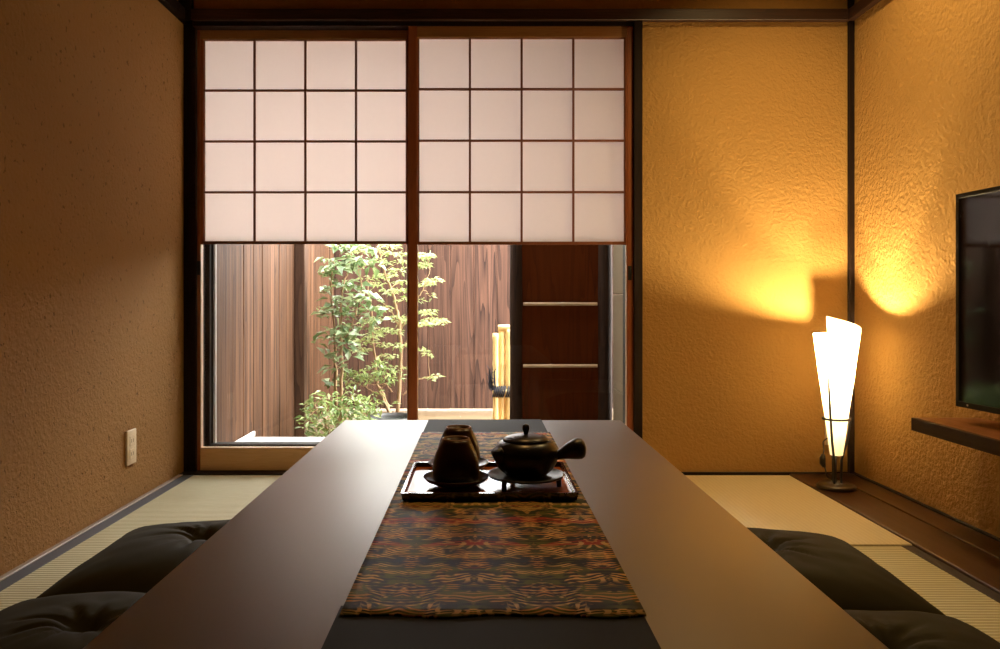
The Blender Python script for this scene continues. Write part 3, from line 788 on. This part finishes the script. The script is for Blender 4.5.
# bamboo fence stub tied with black rope
BY = 5.05
bf = thing('bamboo_fence', 'sunlit bamboo fence end tied with dark rope behind the screen', 'fence', (P(503, 0, BY).x, BY, GZ))
bo = Vector(bf.location)
def pole(px, ptop, r, dy, mat='bamboo'):
    x = P(px, 0, BY).x - bo.x; zt = EYE - (ptop - HY) / F * BY - GZ
    n = 24; b = new_bm()
    tube(b, [(x, dy, zt * k / n) for k in range(n + 1)], [r + (.003 if k % 6 == 5 else 0) for k in range(n + 1)], 12); obj('bamboo_pole', b, M[mat], bf, True)
pole(495.5, 333, .018, -.03); pole(502, 331, .022, .0); pole(509, 329, .024, -.012); pole(517, 329, .022, 0)
b = new_bm(); zz = EYE - (328 - HY) / F * BY - GZ
tube(b, [(P(498, 0, BY).x - bo.x, -.012, zz), (P(522, 0, BY).x - bo.x, -.012, zz)], .022, 12)
obj('top_rail', b, M['bamboo'], bf, True)
z2 = EYE - (391 - HY) / F * BY - GZ
b = new_bm(); tube(b, [(P(493, 0, BY).x - bo.x, -.05, z2), (P(522, 0, BY).x - bo.x, -.05, z2)], .016, 12); obj('cross_rail', b, M['bamboo'], bf, True)
b = new_bm()
for px in (496, 502, 509):
    x = P(px, 0, BY).x - bo.x
    for q in (-.012, 0, .012):
        tube(b, [(x + q + .03 * cos(a) * .3, -.035 + .042 * sin(a), z2 + .034 * cos(a)) for a in [2 * pi * k / 14 for k in range(15)]], .005, 6, False)
for k in range(26):
    a = random.uniform(0, 6.28); x = P(494 - random.uniform(0, 6), 0, BY).x - bo.x; z = z2 + random.uniform(-.01, .16)
    tube(b, [(x + .01, -.06, z2 + .02), (x, -.07, z), (x - .02 * cos(a), -.075 + .02 * sin(a), z + .02)], [.004, .003, .002], 5)
obj('rope_tie', b, M['rope'], bf)

# ------------------------------------------------------------------ plants
def leaf(bm, p, direction, up, L, W, fold=.25):
    d = direction.normalized(); s = d.cross(up)
    if s.length < 1e-4: s = d.cross(Vector((1, 0, 0)))
    s.normalize(); u = s.cross(d)
    a = bm.verts.new(p); m1 = bm.verts.new(p + d * L * .45 + u * 0)
    e = bm.verts.new(p + d * L - u * L * .10)
    l1 = bm.verts.new(p + d * L * .40 + s * W * .5 + u * W * fold); r1 = bm.verts.new(p + d * L * .40 - s * W * .5 + u * W * fold)
    bm.faces.new((a, m1, l1)); bm.faces.new((m1, e, l1)); bm.faces.new((a, r1, m1)); bm.faces.new((m1, r1, e))
def rv(s=1.0): return Vector((random.uniform(-s, s), random.uniform(-s, s), random.uniform(-s, s)))
def wig(pts, n=6, amp=.006):
    out = []
    for p, q in zip(pts, pts[1:]):
        for k in range(n): out.append(p.lerp(q, k / n) + (rv(amp) if (k or out) else Vector((0, 0, 0))))
    out.append(pts[-1]); return out
def plant(name, label, cat, base, stems, clusters, mat, lsize, wr, droop=0.0, pairs=False, flat=1.0):
    """stems: list of (points, radius at foot); clusters: (centre, radii, number)"""
    t = thing(name, label, cat, base)
    o = Vector(base); bs = new_bm(); bl = new_bm()
    pts_all = []
    for pts, r in stems:
        w = wig([Vector(p) for p in pts]); n = len(w)
        tube(bs, [p - o for p in w], [max(.0018, r * (1 - .75 * k / n)) for k in range(n)], 6)
        pts_all += w
    for c, rad, num in clusters:
        c = Vector(c); rad = Vector(rad)
        near = min(pts_all, key=lambda p: (p - c).length)
        if (near - c).length > .02: tube(bs, [p - o for p in wig([near, near.lerp(c, .5) + Vector((0, 0, .01)), c], 3, .006)], [.0034, .0028, .0024, .0022, .002, .0018, .0016], 5)
        for _ in range(num):
            while True:
                q = rv()
                if q.length <= 1: break
            p = c + Vector((q.x * rad.x, q.y * rad.y, q.z * rad.z))
            dr = Vector((q.x + random.uniform(-.7, .7), q.y + random.uniform(-.7, .7), (random.uniform(-.5, .5) - droop) * flat))
            if p.x < FX + .09 + lsize * .9 and dr.x < .15: dr.x = abs(dr.x) + .2
            if p.x < FX + .085: continue
            L = lsize * random.uniform(.65, 1.25)
            up = Vector((random.uniform(-.5, .5), random.uniform(-.5, .5) - .15, 1))
            leaf(bl, p - o, dr, up, L, L * wr)
    obj('stems', bs, M['bark'], t, True)
    obj('foliage', bl, mat, t, flip_fix=False)
    return t
d1 = 5.0
# broad-leaved shrub
st = [([P(336, 432, d1), P(336, 380, d1), P(334, 330, d1 + .05), P(330, 285, d1), P(334, 262, d1 - .05)], .012),
      ([P(341, 432, d1), P(342, 370, d1 - .04), P(341, 320, d1), P(343, 285, d1), P(352, 255, d1 + .05)], .012),
      ([P(342, 345, d1), P(356, 315, d1), P(361, 285, d1 + .05), P(357, 262, d1)], .007)]
cl = []
for (px, py, n) in [(a, b_, int(n_ * 1.5)) for a, b_, n_ in [(326, 275, 10), (340, 268, 12), (352, 262, 12), (334, 300, 9), (330, 312, 10), (343, 316, 10), (316, 313, 6), (357, 300, 9), (365, 295, 9), (369, 310, 10), (352, 310, 8), (345, 282, 7), (360, 262, 10),
                    (332, 338, 8), (345, 344, 7), (330, 330, 6), (326, 352, 6), (336, 366, 8), (350, 358, 6), (331, 386, 8), (340, 250, 10), (375, 320, 8), (362, 327, 8), (348, 248, 9), (366, 250, 9), (372, 264, 8), (328, 262, 8), (322, 292, 7), (356, 288, 8), (350, 340, 7), (372, 300, 7), (318, 340, 4), (346, 330, 7)]]:
    cl.append((P(px, py, d1 + random.uniform(-.12, .12)), (.05, .07, .035), n))
plant('camellia_shrub', 'tall thin shrub with broad glossy leaves beside the fence post', 'shrub', P(338, 436, d1), st, cl, M['leaf_broad'], .085, .55)
# light maple with layered sprays
d2 = 5.5
st = [([P(391, 416, d2), P(384, 396, d2), P(378, 384, d2), P(374, 350, d2), P(372, 310, d2), P(366, 270, d2)], .013),
      ([P(397, 416, d2 - .1), P(401, 360, d2 - .1), P(400, 320, d2 - .1), P(394, 298, d2), P(384, 270, d2), P(378, 248, d2), P(376, 215, d2)], .014),
      ([P(400, 330, d2), P(392, 312, d2), P(380, 300, d2)], .006),
      ([P(401, 330, d2), P(412, 305, d2), P(424, 290, d2), P(430, 270, d2)], .007),
      ([P(402, 350, d2), P(416, 328, d2), P(432, 318, d2), P(442, 320, d2)], .006),
      ([P(403, 395, d2), P(416, 380, d2), P(428, 377, d2), P(438, 376, d2)], .006),
      ([P(392, 392, d2), P(386, 384, d2), P(362, 384, d2)], .006)]
cl = []
for (px, py, rx, n) in [(380, 262, .07, 34), (395, 254, .07, 34), (372, 250, .07, 34), (386, 276, .07, 30), (398, 270, .05, 22), (390, 246, .08, 34), (376, 284, .06, 24), (400, 290, .06, 24), (388, 292, .05, 18),
                        (396, 318, .06, 26), (382, 330, .07, 30), (392, 332, .07, 30), (372, 336, .07, 30), (400, 345, .06, 24), (390, 356, .06, 24), (378, 318, .05, 16), (404, 300, .05, 16), (385, 345, .06, 20), (398, 368, .06, 18),
                        (426, 256, .055, 60), (423, 265, .05, 40), (434, 281, .05, 26), (425, 284, .05, 24), (427, 312, .06, 32), (434, 320, .07, 36), (424, 324, .06, 30), (440, 323, .04, 14), (422, 350, .04, 18), (428, 354, .03, 10), (436, 376, .035, 10), (430, 378, .03, 8), (430, 296, .03, 5),
                        (364, 250, .08, 26), (404, 262, .06, 22), (370, 278, .07, 20), (402, 282, .06, 20), (404, 322, .05, 20), (384, 308, .06, 20), (366, 322, .06, 18), (360, 350, .07, 28), (350, 340, .05, 14), (366, 342, .06, 20), (420, 300, .04, 8)]:
    cl.append((P(px, py, d2 + random.uniform(-.15, .15)), (rx, .10, .020), int(n * 1.6)))
plant('maple_tree', 'slender maple with layered pale green leaf sprays before the back fence', 'tree', P(394, 420, d2 - .05), st, cl, M['leaf_maple'], .040, .5, droop=.1, flat=.5)
# whorled bush with a leaning trunk
d3 = 5.25
st = [([P(390, 414, d3), P(383, 398, d3), P(378, 386, d3)], .012), ([P(383, 396, d3), P(370, 390, d3), P(360, 384, d3)], .007), ([P(379, 390, d3), P(388, 382, d3)], .006)]
cl = [(P(px, py, d3 + random.uniform(-.1, .1)), (.055, .07, .035), n) for (px, py, n) in [(350, 378, 34), (360, 373, 36), (372, 376, 40), (384, 372, 40), (378, 366, 36), (365, 380, 30), (388, 380, 28), (395, 376, 18), (345, 384, 20)]]
plant('whorled_shrub', 'leaning shrub with bright green leaf whorls above the black basin', 'shrub', P(391, 418, d3), st, cl, M['leaf_bush'], .050, .36)
# low bush
d4 = 4.62
st = [([P(330, 440, d4), P(325, 420, d4), P(315, 405, d4)], .008), ([P(333, 440, d4), P(340, 415, d4), P(350, 398, d4)], .008), ([P(336, 440, d4), P(355, 425, d4), P(366, 415, d4)], .007)]
cl = [(P(px, py, d4 + random.uniform(-.16, .16)), (.07, .09, .05), n) for (px, py, n) in [(308, 408, 26), (316, 403, 30), (306, 420, 26), (316, 416, 30), (326, 420, 34), (312, 430, 26), (324, 432, 32), (336, 428, 36), (334, 412, 34), (344, 404, 36), (330, 400, 22), (352, 396, 34), (350, 412, 36), (346, 422, 34), (358, 404, 34), (362, 414, 28), (356, 420, 28), (368, 406, 24), (372, 398, 14), (326, 396, 10), (340, 436, 20), (366, 420, 18), (380, 402, 7)]]
plant('low_bush', 'low dense bush with pale glossy leaves at the deck edge', 'bush', P(334, 444, d4), st, cl, M['leaf_bush'], .052, .36)
# small water basin
bp = P(392, 416, 5.05)
bs = thing('stone_basin', 'black round stone basin at the foot of the shrubs', 'basin', (bp.x, bp.y, GZ))
hb = bp.z - GZ
b = new_bm(); lathe(b, [(0, 0), (.13, 0), (.165, hb * .5), (.17, hb - .01), (.165, hb), (.145, hb), (.140, hb - .02), (.10, hb * .4), (0, hb * .35)], seg=40); obj('bowl', b, M['stone'], bs, True)
b = new_bm(); lathe(b, [(.1395, hb - .022), (0, hb - .022)], seg=40); obj('water', b, M['water'], bs)

# ------------------------------------------------------------------ lights, sky, camera
def spot(name, loc, target, power, size, blend, col, radius=.03):
    l = bpy.data.lights.new(name, 'SPOT'); l.energy = power; l.spot_size = R(size); l.spot_blend = blend; l.color = col; l.shadow_soft_size = radius
    o = bpy.data.objects.new(name, l); C.objects.link(o); o.location = loc
    o.rotation_euler = (Vector(target) - Vector(loc)).to_track_quat('-Z', 'Y').to_euler(); return o
WARM = (1.0, .54, .17)
spot('downlight_wall', (1.0, 2.35, 2.34), (1.25, 2.55, 0), SPOT_R, 118, .8, (1.0, .69, .28))
spot('downlight_table', (.05, 1.75, 2.34), (.05, 1.75, 0), SPOT_T, 104, 1.0, WARM)
sun = bpy.data.lights.new('sun', 'SUN'); sun.energy = SUN; sun.angle = R(1.0); sun.color = (1, .95, .87)
so_ = bpy.data.objects.new('sun', sun); C.objects.link(so_)
el, az = R(62), R(72)      # azimuth from +Y towards +X
sd = Vector((cos(el) * sin(az), cos(el) * cos(az), sin(el)))
so_.rotation_euler = sd.to_track_quat('Z', 'Y').to_euler()
wd = bpy.data.worlds.new('sky'); scn.world = wd; wd.use_nodes = True
bg = wd.node_tree.nodes.get('Background'); bg.inputs['Color'].default_value = (1.0, .98, .965, 1); bg.inputs['Strength'].default_value = SKY

cam = bpy.data.cameras.new('camera'); cam.sensor_width = 36; cam.sensor_fit = 'HORIZONTAL'; cam.lens = F / 1000 * 36
cam.shift_x = (500 - CX) / 1000; cam.shift_y = -(324.5 - HY) / 1000; cam.clip_start = .02
co = bpy.data.objects.new('camera', cam); C.objects.link(co); co.location = (0, 0, EYE); co.rotation_euler = (pi / 2, 0, 0)
scn.camera = co
scn.view_settings.view_transform = 'Standard'; scn.view_settings.look = 'None'; scn.view_settings.gamma = 1.0; scn.view_settings.use_curve_mapping = False
scn.view_settings.exposure = 0.0
cy = scn.cycles
cy.max_bounces = 12; cy.diffuse_bounces = 6; cy.glossy_bounces = 4; cy.transmission_bounces = 8; cy.transparent_max_bounces = 12
cy.sample_clamp_indirect = 6.0
